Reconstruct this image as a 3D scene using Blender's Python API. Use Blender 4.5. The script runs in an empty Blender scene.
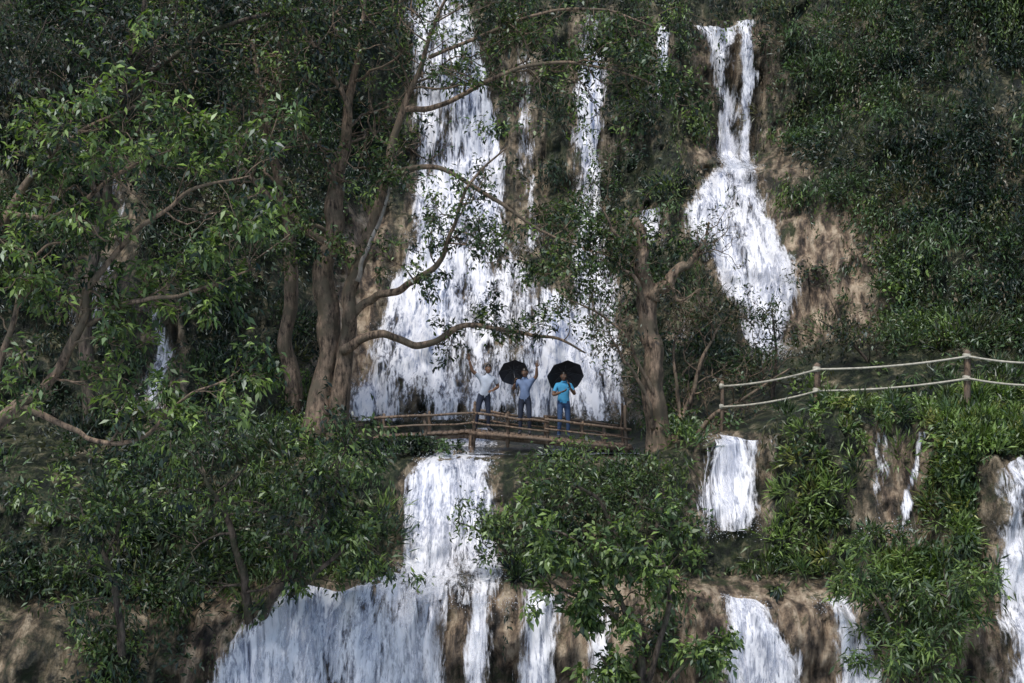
import bpy, math, random
import numpy as np
from mathutils import Vector, Matrix
random.seed(7); rng=np.random.default_rng(7)
FOC=1530.0
def P(b,e,d):
    """survey sight: bearing / elevation offsets at distance d -> world position (metres)"""
    return np.array([(b-512)/FOC*d, d, (341.5-e)/FOC*d])
# ---------------------------------------------------------------- noise
def _h(ix,iy,s):
    v=np.sin(ix*127.1+iy*311.7+s*74.7)*43758.5453
    return v-np.floor(v)
def vnoise(x,y,s=0):
    xi=np.floor(x); yi=np.floor(y); fx=x-xi; fy=y-yi
    fx=fx*fx*fx*(fx*(fx*6-15)+10); fy=fy*fy*fy*(fy*(fy*6-15)+10)
    a=_h(xi,yi,s); b=_h(xi+1,yi,s); c=_h(xi,yi+1,s); d=_h(xi+1,yi+1,s)
    return ((a*(1-fx)+b*fx)*(1-fy)+(c*(1-fx)+d*fx)*fy)*2-1
def fbm(x,y,s=0,o=4):
    r=0; a=1; t=0
    for i in range(o):
        r=r+a*vnoise(x*2**i+i*13.7,y*2**i-i*7.3,s+i); t+=a; a*=.5
    return r/t
# ---------------------------------------------------------------- materials
def newmat(name):
    m=bpy.data.materials.new(name); m.use_nodes=True
    nt=m.node_tree; nt.nodes.clear()
    return m,nt,nt.nodes.new,nt.links.new
def mat_simple(name,col,rough=.6,var=.25,scale=20,bump=.2):
    m,nt,N,L=newmat(name)
    o=N('ShaderNodeOutputMaterial'); p=N('ShaderNodeBsdfPrincipled'); L(p.outputs[0],o.inputs[0])
    tc=N('ShaderNodeTexCoord'); n=N('ShaderNodeTexNoise'); n.inputs['Scale'].default_value=scale; n.inputs['Detail'].default_value=5
    L(tc.outputs['Object'],n.inputs['Vector'])
    r=N('ShaderNodeValToRGB'); L(n.outputs[0],r.inputs[0])
    r.color_ramp.elements[0].position=.3; r.color_ramp.elements[1].position=.7
    r.color_ramp.elements[0].color=[c*(1-var) for c in col]+[1]; r.color_ramp.elements[1].color=[min(1,c*(1+var)) for c in col]+[1]
    L(r.outputs[0],p.inputs['Base Color']); p.inputs['Roughness'].default_value=rough
    if bump:
        b=N('ShaderNodeBump'); b.inputs['Strength'].default_value=bump; b.inputs['Distance'].default_value=.02
        L(n.outputs[0],b.inputs['Height']); L(b.outputs[0],p.inputs['Normal'])
    return m
def mat_leaf(name):
    m,nt,N,L=newmat(name)
    o=N('ShaderNodeOutputMaterial'); p=N('ShaderNodeBsdfDiffuse'); t=N('ShaderNodeBsdfTranslucent'); mx=N('ShaderNodeMixShader')
    a=N('ShaderNodeAttribute'); a.attribute_name='Col'
    L(a.outputs['Color'],p.inputs[0])
    g=N('ShaderNodeMix'); g.data_type='RGBA'; g.blend_type='MULTIPLY'; g.inputs[0].default_value=1
    L(a.outputs['Color'],g.inputs[6]); g.inputs[7].default_value=(1.4,1.6,.6,1)
    L(g.outputs[2],t.inputs[0]); mx.inputs[0].default_value=.25
    L(p.outputs[0],mx.inputs[1]); L(t.outputs[0],mx.inputs[2])
    gl=N('ShaderNodeBsdfGlossy'); gl.inputs['Roughness'].default_value=.45; gl.inputs['Color'].default_value=(.85,.92,.95,1)
    m2=N('ShaderNodeMixShader'); m2.inputs[0].default_value=.05; L(mx.outputs[0],m2.inputs[1]); L(gl.outputs[0],m2.inputs[2]); L(m2.outputs[0],o.inputs[0])
    return m
def mat_bark(name,c1,c2,c3,sc=9,bd=.05):
    m,nt,N,L=newmat(name)
    o=N('ShaderNodeOutputMaterial'); p=N('ShaderNodeBsdfPrincipled'); L(p.outputs[0],o.inputs[0])
    tc=N('ShaderNodeTexCoord'); mp=N('ShaderNodeMapping'); mp.inputs['Scale'].default_value=(1,1,.28); L(tc.outputs['Object'],mp.inputs[0])
    n=N('ShaderNodeTexNoise'); n.inputs['Scale'].default_value=sc; n.inputs['Detail'].default_value=9; n.inputs['Roughness'].default_value=.72; L(mp.outputs[0],n.inputs['Vector'])
    n2=N('ShaderNodeTexNoise'); n2.inputs['Scale'].default_value=1.8; n2.inputs['Detail'].default_value=6; n2.inputs['Roughness'].default_value=.65; L(tc.outputs['Object'],n2.inputs['Vector'])
    r=N('ShaderNodeValToRGB'); L(n.outputs[0],r.inputs[0]); r.color_ramp.elements[0].position=.40; r.color_ramp.elements[1].position=.60
    r.color_ramp.elements[0].color=(*c1,1); r.color_ramp.elements[1].color=(*c2,1)
    r2=N('ShaderNodeValToRGB'); L(n2.outputs[0],r2.inputs[0]); r2.color_ramp.elements[0].position=.47; r2.color_ramp.elements[1].position=.60
    g=N('ShaderNodeMix'); g.data_type='RGBA'; L(r2.outputs[0],g.inputs[0]); L(r.outputs[0],g.inputs[6]); g.inputs[7].default_value=(*c3,1)
    L(g.outputs[2],p.inputs['Base Color']); p.inputs['Roughness'].default_value=.8
    b=N('ShaderNodeBump'); b.inputs['Strength'].default_value=1; b.inputs['Distance'].default_value=bd; L(n.outputs[0],b.inputs['Height']); L(b.outputs[0],p.inputs['Normal'])
    return m
def mat_terrain():
    m,nt,N,L=newmat('wet_rock_and_moss')
    o=N('ShaderNodeOutputMaterial'); p=N('ShaderNodeBsdfPrincipled'); L(p.outputs[0],o.inputs[0])
    tc=N('ShaderNodeTexCoord')
    n=N('ShaderNodeTexNoise'); n.inputs['Scale'].default_value=2.8; n.inputs['Detail'].default_value=11; n.inputs['Roughness'].default_value=.72; L(tc.outputs['Object'],n.inputs['Vector'])
    mp=N('ShaderNodeMapping'); mp.inputs['Scale'].default_value=(2.6,1.,.6); L(tc.outputs['Object'],mp.inputs[0])
    n3=N('ShaderNodeTexNoise'); n3.inputs['Scale'].default_value=1.5; n3.inputs['Detail'].default_value=9; n3.inputs['Roughness'].default_value=.66; L(mp.outputs[0],n3.inputs['Vector'])
    r=N('ShaderNodeValToRGB'); L(n3.outputs[0],r.inputs[0])
    e=r.color_ramp.elements; e[0].position=.38; e[0].color=(.024,.018,.014,1); e[1].position=.62; e[1].color=(.62,.50,.36,1)
    k=e.new(.45); k.color=(.11,.08,.058,1); k=e.new(.52); k.color=(.32,.235,.16,1)
    n5=N('ShaderNodeTexNoise'); n5.inputs['Scale'].default_value=1.1; n5.inputs['Detail'].default_value=9; n5.inputs['Roughness'].default_value=.75; L(tc.outputs['Object'],n5.inputs['Vector'])
    r5=N('ShaderNodeValToRGB'); L(n5.outputs[0],r5.inputs[0]); r5.color_ramp.elements[0].position=.54; r5.color_ramp.elements[1].position=.62
    gm=N('ShaderNodeMix'); gm.data_type='RGBA'; L(r5.outputs[0],gm.inputs[0]); L(r.outputs[0],gm.inputs[6]); gm.inputs[7].default_value=(.05,.062,.024,1)
    moss=N('ShaderNodeValToRGB'); L(n.outputs[0],moss.inputs[0]); e=moss.color_ramp.elements
    e[0].position=.42; e[0].color=(.004,.007,.004,1); e[1].position=.62; e[1].color=(.038,.060,.020,1)
    a=N('ShaderNodeAttribute'); a.attribute_name='rock'
    ad=N('ShaderNodeMath'); ad.operation='MULTIPLY_ADD'; L(n.outputs[0],ad.inputs[0]); ad.inputs[1].default_value=3.0; ad.inputs[2].default_value=-1.5
    ad2=N('ShaderNodeMath'); ad2.operation='ADD'; ad2.use_clamp=True; L(ad.outputs[0],ad2.inputs[0]); L(a.outputs['Fac'],ad2.inputs[1])
    g=N('ShaderNodeMix'); g.data_type='RGBA'; L(ad2.outputs[0],g.inputs[0]); L(moss.outputs[0],g.inputs[6]); L(gm.outputs[2],g.inputs[7])
    L(g.outputs[2],p.inputs['Base Color']); p.inputs['Roughness'].default_value=.42
    b=N('ShaderNodeBump'); b.inputs['Strength'].default_value=.9; b.inputs['Distance'].default_value=.18
    s=N('ShaderNodeMath'); s.operation='ADD'; L(n.outputs[0],s.inputs[0]); L(n3.outputs[0],s.inputs[1]); L(s.outputs[0],b.inputs['Height']); L(b.outputs[0],p.inputs['Normal'])
    return m
def mat_fall():
    m,nt,N,L=newmat('falling_water')
    o=N('ShaderNodeOutputMaterial'); p=N('ShaderNodeBsdfPrincipled'); tr=N('ShaderNodeBsdfTransparent'); mx=N('ShaderNodeMixShader')
    uv=N('ShaderNodeUVMap'); uv.uv_map='flow'
    def noise(sx,sy,det,rough,dist=0):
        mp=N('ShaderNodeMapping'); mp.inputs['Scale'].default_value=(sx,sy,1); L(uv.outputs[0],mp.inputs[0])
        n=N('ShaderNodeTexNoise'); n.noise_dimensions='2D'; n.inputs['Scale'].default_value=1; n.inputs['Detail'].default_value=det; n.inputs['Roughness'].default_value=rough
        n.inputs['Distortion'].default_value=dist; L(mp.outputs[0],n.inputs['Vector']); return n.outputs[0]
    a=noise(2.4,.5,3,.55,.5); b=noise(9,1.3,5,.65,.45); c=noise(16,4.2,4,.65,.3)
    def math_(op,x,y,z=None,cl=False):
        q=N('ShaderNodeMath'); q.operation=op; q.use_clamp=cl
        for i,w in enumerate([x,y,z]):
            if w is None: continue
            if isinstance(w,(int,float)): q.inputs[i].default_value=w
            else: L(w,q.inputs[i])
        return q.outputs[0]
    s=math_('MULTIPLY',a,.40); s=math_('MULTIPLY_ADD',b,.34,s); s=math_('MULTIPLY_ADD',c,.26,s)
    at=N('ShaderNodeAttribute'); at.attribute_name='dens'
    s2=math_('ADD',s,at.outputs['Fac'])
    al=N('ShaderNodeMapRange'); al.interpolation_type='SMOOTHSTEP'; L(s2,al.inputs[0]); al.inputs[1].default_value=.43; al.inputs[2].default_value=.61; al.inputs[3].default_value=0; al.inputs[4].default_value=.97
    r=N('ShaderNodeValToRGB'); L(s,r.inputs[0]); e=r.color_ramp.elements
    e[0].position=.40; e[0].color=(.24,.29,.43,1); e[1].position=.535; e[1].color=(.95,.95,.99,1)
    L(r.outputs[0],p.inputs['Base Color']); p.inputs['Roughness'].default_value=.3
    bp=N('ShaderNodeBump'); bp.inputs['Strength'].default_value=.8; bp.inputs['Distance'].default_value=.10; L(s,bp.inputs['Height']); L(bp.outputs[0],p.inputs['Normal'])
    L(al.outputs[0],mx.inputs[0]); L(tr.outputs[0],mx.inputs[1]); L(p.outputs[0],mx.inputs[2]); L(mx.outputs[0],o.inputs[0])
    return m
M_LEAF=mat_leaf('leaf'); M_TER=mat_terrain(); M_FALL=mat_fall()
M_BARK=mat_bark('bark_brown',(.035,.024,.017),(.36,.255,.175),(.15,.12,.08),11,.03)
M_BARKD=mat_bark('bark_dark',(.02,.014,.010),(.17,.13,.10),(.06,.065,.035))
M_BARKP=mat_bark('bark_pale',(.2,.16,.13),(.55,.5,.44),(.3,.27,.22))
M_WOOD=mat_bark('weathered_wood',(.04,.025,.018),(.28,.19,.125),(.18,.135,.10),16,.02)
M_BAMBOO=mat_simple('pale_bamboo',(.44,.41,.33),.6,.3,12)
# ---------------------------------------------------------------- mesh builder
class MB:
    def __init__(s): s.V=[];s.F=[];s.M=[];s.C=[];s.n=0
    def add(s,V,F,mat=0,col=None):
        V=np.asarray(V,float); F=np.asarray(F,np.int64)
        s.V.append(V); s.F.append(F+s.n); s.M.append(np.full(len(F),mat)); s.n+=len(V)
        if col is None: col=np.tile([.1,.1,.1],(len(V),1))
        s.C.append(np.asarray(col,float))
    def build(s,name,mats,smooth=True,parent=None):
        V=np.concatenate(s.V); F=np.concatenate(s.F); M=np.concatenate(s.M); C=np.concatenate(s.C)
        me=bpy.data.meshes.new(name); me.vertices.add(len(V)); me.vertices.foreach_set('co',V.astype(np.float32).ravel())
        me.loops.add(len(F)*4); me.loops.foreach_set('vertex_index',F.astype(np.int32).ravel())
        me.polygons.add(len(F)); me.polygons.foreach_set('loop_start',np.arange(0,len(F)*4,4,dtype=np.int32))
        me.polygons.foreach_set('material_index',M.astype(np.int32))
        me.polygons.foreach_set('use_smooth',np.full(len(F),smooth))
        a=me.attributes.new('Col','FLOAT_COLOR','POINT'); a.data.foreach_set('color',np.c_[C,np.ones(len(C))].astype(np.float32).ravel())
        me.update(calc_edges=True)
        for m in mats: me.materials.append(m)
        ob=bpy.data.objects.new(name,me); bpy.context.scene.collection.objects.link(ob)
        if parent: ob.parent=parent
        return ob
def unit(a): return a/np.maximum(1e-9,np.linalg.norm(a,axis=-1,keepdims=True))
def catmull(pts,k=6):
    p=np.asarray(pts,float); q=np.vstack([2*p[0]-p[1],p,2*p[-1]-p[-2]]); out=[]
    for i in range(len(p)-1):
        a,b,c,d=q[i:i+4]
        for t in np.linspace(0,1,k,endpoint=False):
            out.append(.5*((2*b)+(c-a)*t+(2*a-5*b+4*c-d)*t*t+(3*b-a-3*c+d)*t**3))
    out.append(p[-1]); return np.array(out)
def tube(mb,pts,rad,n=8,mat=0,rough=0,cap=True,col=None):
    pts=np.asarray(pts,float); rad=np.asarray(rad,float)
    if cap:
        e=pts[-1]-pts[-2]; e=e/np.linalg.norm(e)
        pts=np.vstack([pts,pts[-1]+e*rad[-1]*.6]); rad=np.append(rad,rad[-1]*.05)
        e=pts[0]-pts[1]; e=e/np.linalg.norm(e)
        pts=np.vstack([pts[0]+e*rad[0]*.3,pts]); rad=np.append(rad[0]*.05,rad)
    T=unit(np.gradient(pts,axis=0)); m=len(pts)
    ref=np.array([0,1.,0]) if abs(T[0][1])<.9 else np.array([1.,0,0])
    A=np.zeros((m,3)); a=ref
    for i in range(m):
        a=a-T[i]*np.dot(a,T[i]); a=a/np.linalg.norm(a); A[i]=a
    B=np.cross(T,A); th=np.linspace(0,2*np.pi,n,endpoint=False)
    R=np.repeat(rad[:,None],n,1)
    if rough: 
        s=np.arange(m)[:,None]*.09
        R=R*(1+rough*fbm(np.cos(th)[None,:]*2.2+s*.5+pts[0][0],np.sin(th)[None,:]*2.2+s,3,3)+rough*.3*fbm(s*3+th[None,:]*0,th[None,:]*0+pts[0][0],8,2))
    V=pts[:,None,:]+R[...,None]*(A[:,None,:]*np.cos(th)[None,:,None]+B[:,None,:]*np.sin(th)[None,:,None])
    i=np.arange(m-1)[:,None]*n; j=np.arange(n)[None,:]; k=(j+1)%n
    F=np.stack([i+j,i+k,i+n+k,i+n+j],-1).reshape(-1,4)
    c=None if col is None else np.tile(col,(m*n,1))
    mb.add(V.reshape(-1,3),F,mat,c)
def leaves(mb,C,AX,NR,LEN,WID,COL,mat=0,fold=.25):
    AX=unit(AX); S=unit(np.cross(AX,NR)); NR=np.cross(S,AX)
    L=LEN[:,None]; W=WID[:,None]
    up=NR*W*fold
    V=np.stack([C,C+AX*L*.42+S*W*.5+up,C+AX*L-NR*L*.12,C+AX*L*.42-S*W*.5+up],1).reshape(-1,3)
    n=len(C); F=np.arange(n*4).reshape(n,4)
    mb.add(V,F,mat,np.repeat(COL,4,0))
# ---------------------------------------------------------------- terrain
ST=[
(-60,[(-60,-10.6),(10,-10),(12,-6),(14,-5.5),(17,-3),(20,-2.5),(23,0),(26,4),(30,9),(34,15),(40,24),(60,27)]),
(-30,[(-60,-10.6),(24,-10),(25,-6),(27,-5.5),(29,-3),(31,-2.5),(33,0),(35,4),(38,9),(41,15),(45,24),(70,27)]),
(-20,[(-60,-10.6),(27,-10),(29,-6),(30.5,-5.5),(32,-3),(34,-2.5),(36.5,0),(39,4),(42,9),(45,15),(49,24),(75,27)]),
(-12,[(-60,-10.6),(29,-10),(30.5,-5.8),(32,-5.4),(34,-3),(37,-2.4),(40,0),(43,4),(46,9),(49,15),(53,24),(80,27)]),
(-6.6,[(-60,-10.6),(30.3,-10),(31,-6.2),(32.6,-5.3),(34.8,-2.9),(39.5,-2.4),(43,0),(46.5,4),(50,8.5),(54,15),(58,24),(80,27)]),
(-4.6,[(-60,-10.6),(30.6,-10),(31.9,-5.15),(33.3,-5.0),(35,-2.75),(42,-2.65),(44.5,-.3),(48,2.2),(51.5,5.5),(55,13),(60,24),(80,27)]),
(-1,[(-60,-10.6),(31,-10),(32,-5.1),(33.5,-4.95),(36,-2.78),(42.8,-2.65),(45,-.5),(48.5,2),(52,5),(55.5,13),(60,24),(80,27)]),
(3,[(-60,-10.6),(31,-10),(32,-5.2),(33.4,-5),(35.5,-2.8),(42,-2.65),(45,0),(48,2),(51,5),(54,12.5),(60,24),(80,27)]),
(5,[(-60,-10.6),(30.6,-10),(31.2,-5.35),(33.2,-5.0),(35,-2.2),(39,-2.1),(43.5,0),(46.6,4.0),(50,6.5),(51.2,10.7),(57,22),(80,26)]),
(7.2,[(-60,-10.6),(30,-10),(30.8,-5.4),(32,-5.1),(33.8,-1.5),(37.5,-1.4),(43.0,0),(46.8,5.4),(51,6.0),(50.4,10.55),(57,22),(80,26)]),
(8.8,[(-60,-10.6),(29.8,-10),(30.5,-5.5),(31.7,-5),(33.4,-1.5),(37,-1.35),(41.8,.3),(44.5,4.5),(48,6.5),(49,11),(55,22),(80,26)]),
(10.2,[(-60,-10.6),(29,-10),(30,-6),(30.4,-5.6),(31.3,-2.5),(35.0,-1.4),(40.5,.4),(43.5,4.8),(46,7.5),(48,11.5),(53,22),(80,26)]),
(14,[(-60,-10.6),(28.6,-10),(30,-5.5),(31,-5),(32,-2.3),(36,-1.2),(38.5,.5),(41,5),(43,8),(45,12),(50,22),(80,26)]),
(24,[(-60,-10.6),(22,-10),(24,-5.5),(26,-5),(28,-2.3),(30,-1.2),(32,.5),(34.5,5),(37,8),(40,12),(45,22),(80,26)]),
(60,[(-60,-10.6),(8,-10),(10,-5.5),(12,-5),(14,-2.3),(16,-1.2),(19,.5),(22,5),(26,8),(30,12),(36,22),(80,26)])]
SX=np.array([s[0] for s in ST],float); SP=np.array([s[1] for s in ST],float)
XS=np.concatenate([np.arange(-60,-18,1.),np.arange(-18,18,.085),np.arange(18,60.1,1.)])
sub=[6,44,14,34,22,36,36,36,40,20,5]
T=np.concatenate([[i+j/n for j in range(n)] for i,n in enumerate(sub)]+[[len(sub)]])
def colinterp(x,ch):
    A=np.zeros((SP.shape[1],len(x)))
    for l in range(SP.shape[1]): A[l]=np.interp(x,SX,SP[:,l,ch])
    return A
def samp(A):
    i=np.minimum(T.astype(int),SP.shape[1]-2); f=(T-i)[:,None]
    return A[i]*(1-f)+A[i+1]*f
Xg=np.repeat(XS[None,:],len(T),0); Yg=samp(colinterp(XS,0)); Zg=samp(colinterp(XS,1))
for _ in range(14):
    Yg[8:-6]=(Yg[7:-7]+2*Yg[8:-6]+Yg[9:-5])/4; Zg[8:-6]=(Zg[7:-7]+2*Zg[8:-6]+Zg[9:-5])/4
act=np.clip((T[:,None]-1.0)/.3,0,1)
shelf=np.clip(1-np.abs(T[:,None]-4.5)/.5,0,1)*.8
amp=act*(1-shelf)
q=Zg+.35*Yg
n1=fbm(Xg*.22,q*.2,1,3)*1.5; n2=fbm(Xg*.9,q*.55,5,4)*.65; n3=fbm(Xg*2.6,q*2.0,9,3)*.3
n4=np.abs(fbm(Xg*3.6,q*.55,14,3))*-.5+.14
lob=np.abs(vnoise(Xg*.75,q*.12,21))*-.9+np.abs(vnoise(Xg*1.9,q*.3,22))*-.35
lowc=np.clip(1-np.abs(T[:,None]-1.6)/.9,0,1)+.6*np.clip(1-np.abs(T[:,None]-3.6)/.7,0,1)
Yg=Yg+amp*(n1*np.clip((T[:,None]-4.5),.25,1)+n2+n3-n4)-lob*lowc*.9-.4*lowc
Zg=Zg+amp*fbm(Xg*.5,Yg*.5,31,4)*.22
Zg=np.maximum.accumulate(Zg,axis=0)
def Fs(x,z):
    """cliff surface distance at world x, height z"""
    x=np.atleast_1d(x).astype(float); z=np.broadcast_to(z,x.shape)
    c=np.clip(np.searchsorted(XS,x)-1,0,len(XS)-2); f=(x-XS[c])/(XS[c+1]-XS[c]); out=np.zeros(len(x))
    for i in range(len(x)):
        a=np.interp(z[i],Zg[:,c[i]],Yg[:,c[i]]); b=np.interp(z[i],Zg[:,c[i]+1],Yg[:,c[i]+1])
        out[i]=a*(1-f[i])+b*f[i]
    return out
# ---------------------------------------------------------------- waterfalls
FALLS=[
([(404,470,-45,57),(408,480,30,56),(412,502,130,53.5),(410,508,200,52),(406,514,245,51),(390,540,285,49.5),(372,612,325,47),(358,624,370,45.5),(348,630,418,44)],.075,1),
([(500,536,40,55.5),(508,540,120,54),(508,545,200,52),(505,550,255,51)],-.05,1),
([(570,602,30,56),(571,602,150,53),(570,604,220,51.5),(560,624,300,48),(560,626,390,45)],.065,1),
([(655,671,22,50),(655,669,60,50),(655,667,100,50)],.05,1),
([(692,752,21,50.2),(697,753,26,50.2),(709,735,46,50),(714,738,80,49.8),(719,741,130,49.5),(722,742,190,48.5)],.12,2),
([(736,754,22,50.2),(741,754,100,49.5),(737,751,190,48.5)],.08,2),
([(720,749,162,47),(700,764,186,46.7),(686,772,210,46),(690,778,235,45.8),(708,784,262,45.5),(720,790,290,44.8),(734,788,312,44.2),(744,772,356,43)],.085,2),
([(636,666,205,47.5),(640,666,240,47)],.06,1),
([(430,499,449,36.2),(402,495,478,35.5),(408,498,520,34.6),(392,508,590,33.2)],.12,2),
([(285,452,582,32.3),(252,454,612,32),(203,454,683,31.6),(160,454,770,31.2)],.095,2),
([(462,496,584,32.3),(463,494,683,31.6),(458,494,760,31.3)],.02,2),
([(516,568,586,32.3),(514,562,683,31.6),(512,560,760,31.3)],.07,2),
([(575,614,596,32),(577,616,683,31.3),(576,612,760,31)],.02,1),
([(708,767,437,35),(698,768,470,34.5),(688,764,532,33.4)],.05,2),
([(918,932,428,33.5),(904,920,480,32.8),(888,908,532,32)],.06,1),
([(866,890,432,33.5),(864,888,530,32)],-.09,1),
([(718,764,601,31.3),(713,792,640,31),(708,808,690,30.8),(703,812,760,30.6)],.09,2),
([(820,864,601,30.9),(822,874,640,30.7),(824,890,690,30.5),(824,892,760,30.3)],.09,2),
([(998,1050,462,31.3),(990,1052,560,30.8),(986,1055,690,30.3),(984,1056,760,30)],.04,2),
([(168,190,290,44.5),(164,190,340,43),(158,194,405,41)],.0,1),
([(118,148,170,46),(116,152,250,45),(114,152,320,44)],-.06,1),
([(682,690,300,44),(676,700,340,43)],-.02,1),
]
wet=np.zeros_like(Xg); spray=[]
for fi,(rows,dens,nlay) in enumerate(FALLS):
    R=np.array([[(r[0]-512)/FOC*r[3],(r[1]-512)/FOC*r[3],(341.5-r[2])/FOC*r[3]] for r in rows])
    zt_,zb=R[0,2],R[-1,2]
    nz=max(20,int((zt_-zb)/.07)); zs=np.linspace(zt_,zb,nz)
    xl=np.interp(-zs,-R[:,2],R[:,0]); xr=np.interp(-zs,-R[:,2],R[:,1])
    xl=xl+.16*fbm(zs*1.3,zs*0+fi*3.1,40,3); xr=xr+.16*fbm(zs*1.3,zs*0+fi*5.7,50,3)
    wm=(xr-xl).max(); nx=max(5,int(wm/.07))
    inside=(Zg<zt_+.1)&(Zg>zb-.05)
    xlg=np.interp(-Zg,-R[:,2],R[:,0]); xrg=np.interp(-Zg,-R[:,2],R[:,1])
    wet=np.maximum(wet,(inside&(Xg>xlg-.15)&(Xg<xrg+.15)).astype(float))
    Vs=[];Us=[];Ds=[];Fc=[];base=0
    for layer in range(nlay):
        u=np.linspace(0,1,nx)
        X=xl[:,None]*(1-u)+xr[:,None]*u
        lip=(.20*fbm(X*1.1,X*0+fi,300,3))*np.exp(-(zt_-zs)[:,None]/.5)
        Z=zs[:,None]+lip; Y=np.zeros((nz,nx))
        for j in range(nz): Y[j]=Fs(X[j],Z[j])
        Y=Y-.05-.07*layer
        for j in range(1,nz): Y[j]=np.minimum(Y[j],Y[j-1])
        for _ in range(3): Y[1:-1]=np.minimum(Y[1:-1],(Y[:-2]+Y[2:])/2)
        Y=Y-.06*(1+fbm(X*4,zs[:,None]*.7,60+layer,3))-np.linspace(0,.12,nz)[:,None]
        S=np.vstack([np.zeros((1,nx)),np.cumsum(np.hypot(np.diff(Y,axis=0),np.diff(Z,axis=0)),0)])
        edge=np.minimum(u,1-u)*np.maximum(.2,(xr-xl))[:,None]
        ed=-.24*np.clip(1-edge/min(.4,wm*.3),0,1)
        vf=np.clip((zs-zb)/.5,0,1)[:,None]
        ba=.17 if fi<8 else .12
        big=ba*fbm(X*.75,S*.26,77+fi,3)+.05*fbm(X*2.2,S*.12,97+fi,2)
        D=dens+ed+big-.05*layer - .10*(1-vf)
        if layer==0:
            for j in range(nz-1):
                stp=Y[j]-Y[j+1]
                for c_ in np.nonzero(stp>.16)[0][::2]: spray.append((X[j,c_],Y[j+1,c_],Z[j,c_],.12))
            if zb>-6:
                for c_ in range(0,nx,2):
                    for _q in range(3): spray.append((X[-1,c_],Y[-1,c_],zb+.08,.26))
        Vs.append(np.stack([X,Y,Z],-1).reshape(-1,3)); Us.append(np.stack([X+layer*37.3+fi*11,S],-1).reshape(-1,2)); Ds.append(D.ravel())
        i=np.arange(nz-1)[:,None]*nx; j=np.arange(nx-1)[None,:]
        Fc.append((np.stack([i+j,i+nx+j,i+nx+j+1,i+j+1],-1).reshape(-1,4))+base); base+=nz*nx
    V=np.concatenate(Vs);U=np.concatenate(Us);D=np.concatenate(Ds);F=np.concatenate(Fc)
    mb=MB(); mb.add(V,F); ob=mb.build('waterfall',[M_FALL]); me=ob.data
    uvl=me.uv_layers.new(name='flow'); uvl.data.foreach_set('uv',U[F.ravel()].astype(np.float32).ravel())
    a=me.attributes.new('dens','FLOAT','POINT'); a.data.foreach_set('value',D.astype(np.float32))
M_SPR=mat_simple('water_spray',(.86,.88,.93),.4,.05,5,0)
sp=np.array(spray); idx=rng.integers(0,len(sp),20000); s_=sp[idx]; n=len(idx)
C=s_[:,:3]+rng.normal(size=(n,3))*np.stack([s_[:,3]*.8,s_[:,3]*.6,s_[:,3]*.45],1)+np.array([0,-.10,0]); 
le=rng.uniform(.010,.034,n)
mb=MB(); leaves(mb,C,rng.normal(size=(n,3))*.6+[0,0,-1],rng.normal(size=(n,3))+[0,-1,0],le,le*.5,np.tile([.8,.8,.8],(n,1))); mb.build('water_spray',[M_SPR],smooth=False)
# terrain mesh
nr,nc=Xg.shape
i=np.arange(nr-1)[:,None]*nc; j=np.arange(nc-1)[None,:]
F=np.stack([i+j,i+j+1,i+nc+j+1,i+nc+j],-1).reshape(-1,4)
def blob(x0,x1,z0,z1,s=.4):
    return np.clip((Xg-x0)/s,0,1)*np.clip((x1-Xg)/s,0,1)*np.clip((Zg-z0)/s,0,1)*np.clip((z1-Zg)/s,0,1)
rag=.45*fbm(Xg*.9,q*.9,95,4)
rock=np.full(Xg.shape,-.4)+fbm(Xg*.35,q*.35,90,3)*.5
rock=np.maximum(rock,1.0*blob(-6.9,9.8,-11,-4.9,.3)+rag*.6)
rock=np.maximum(rock,1.3*blob(6.9,10.2,-.4,4.4,1.0)+rag-.05); rock=np.maximum(rock,.5*wet)
rock=np.maximum(rock,1.1*blob(-5.9,-3.6,-3,4.8,.8)); rock=np.maximum(rock,.8*blob(5.0,9.4,4,11,1.0)+rag-.2)
rock=np.maximum(rock,.9*blob(7.5,9.3,-4.6,-1.7,.5)+rag*1.2); rock=np.maximum(rock,.45*blob(-14,-6,-8,-5.2,.5)+rag)
mb=MB(); mb.add(np.stack([Xg,Yg,Zg],-1).reshape(-1,3),F); ter=mb.build('cliff_terrain',[M_TER])
a=ter.data.attributes.new('rock','FLOAT','POINT'); a.data.foreach_set('value',rock.astype(np.float32).ravel())
def mat_stream():
    m,nt,N,L=newmat('stream_water'); o=N('ShaderNodeOutputMaterial'); p=N('ShaderNodeBsdfPrincipled'); L(p.outputs[0],o.inputs[0])
    tc=N('ShaderNodeTexCoord'); n=N('ShaderNodeTexNoise'); n.inputs['Scale'].default_value=4; n.inputs['Detail'].default_value=6; L(tc.outputs['Object'],n.inputs['Vector'])
    r=N('ShaderNodeValToRGB'); L(n.outputs[0],r.inputs[0]); e=r.color_ramp.elements; e[0].position=.42; e[0].color=(.03,.045,.05,1); e[1].position=.62; e[1].color=(.6,.64,.72,1)
    L(r.outputs[0],p.inputs['Base Color']); p.inputs['Roughness'].default_value=.12
    b=N('ShaderNodeBump'); b.inputs['Distance'].default_value=.05; L(n.outputs[0],b.inputs['Height']); L(b.outputs[0],p.inputs['Normal']); return m
M_STR=mat_stream()
def sheet(name,x0,x1,y0,y1,z,n=40):
    x=np.linspace(x0,x1,n); y=np.linspace(y0,y1,n); X,Y=np.meshgrid(x,y); Z=z+.02*fbm(X*2,Y*2,3,3)
    i=np.arange(n-1)[:,None]*n; j=np.arange(n-1)[None,:]
    mb=MB(); mb.add(np.stack([X,Y,Z],-1).reshape(-1,3),np.stack([i+j,i+j+1,i+n+j+1,i+n+j],-1).reshape(-1,4)); return mb.build(name,[M_STR])
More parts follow.
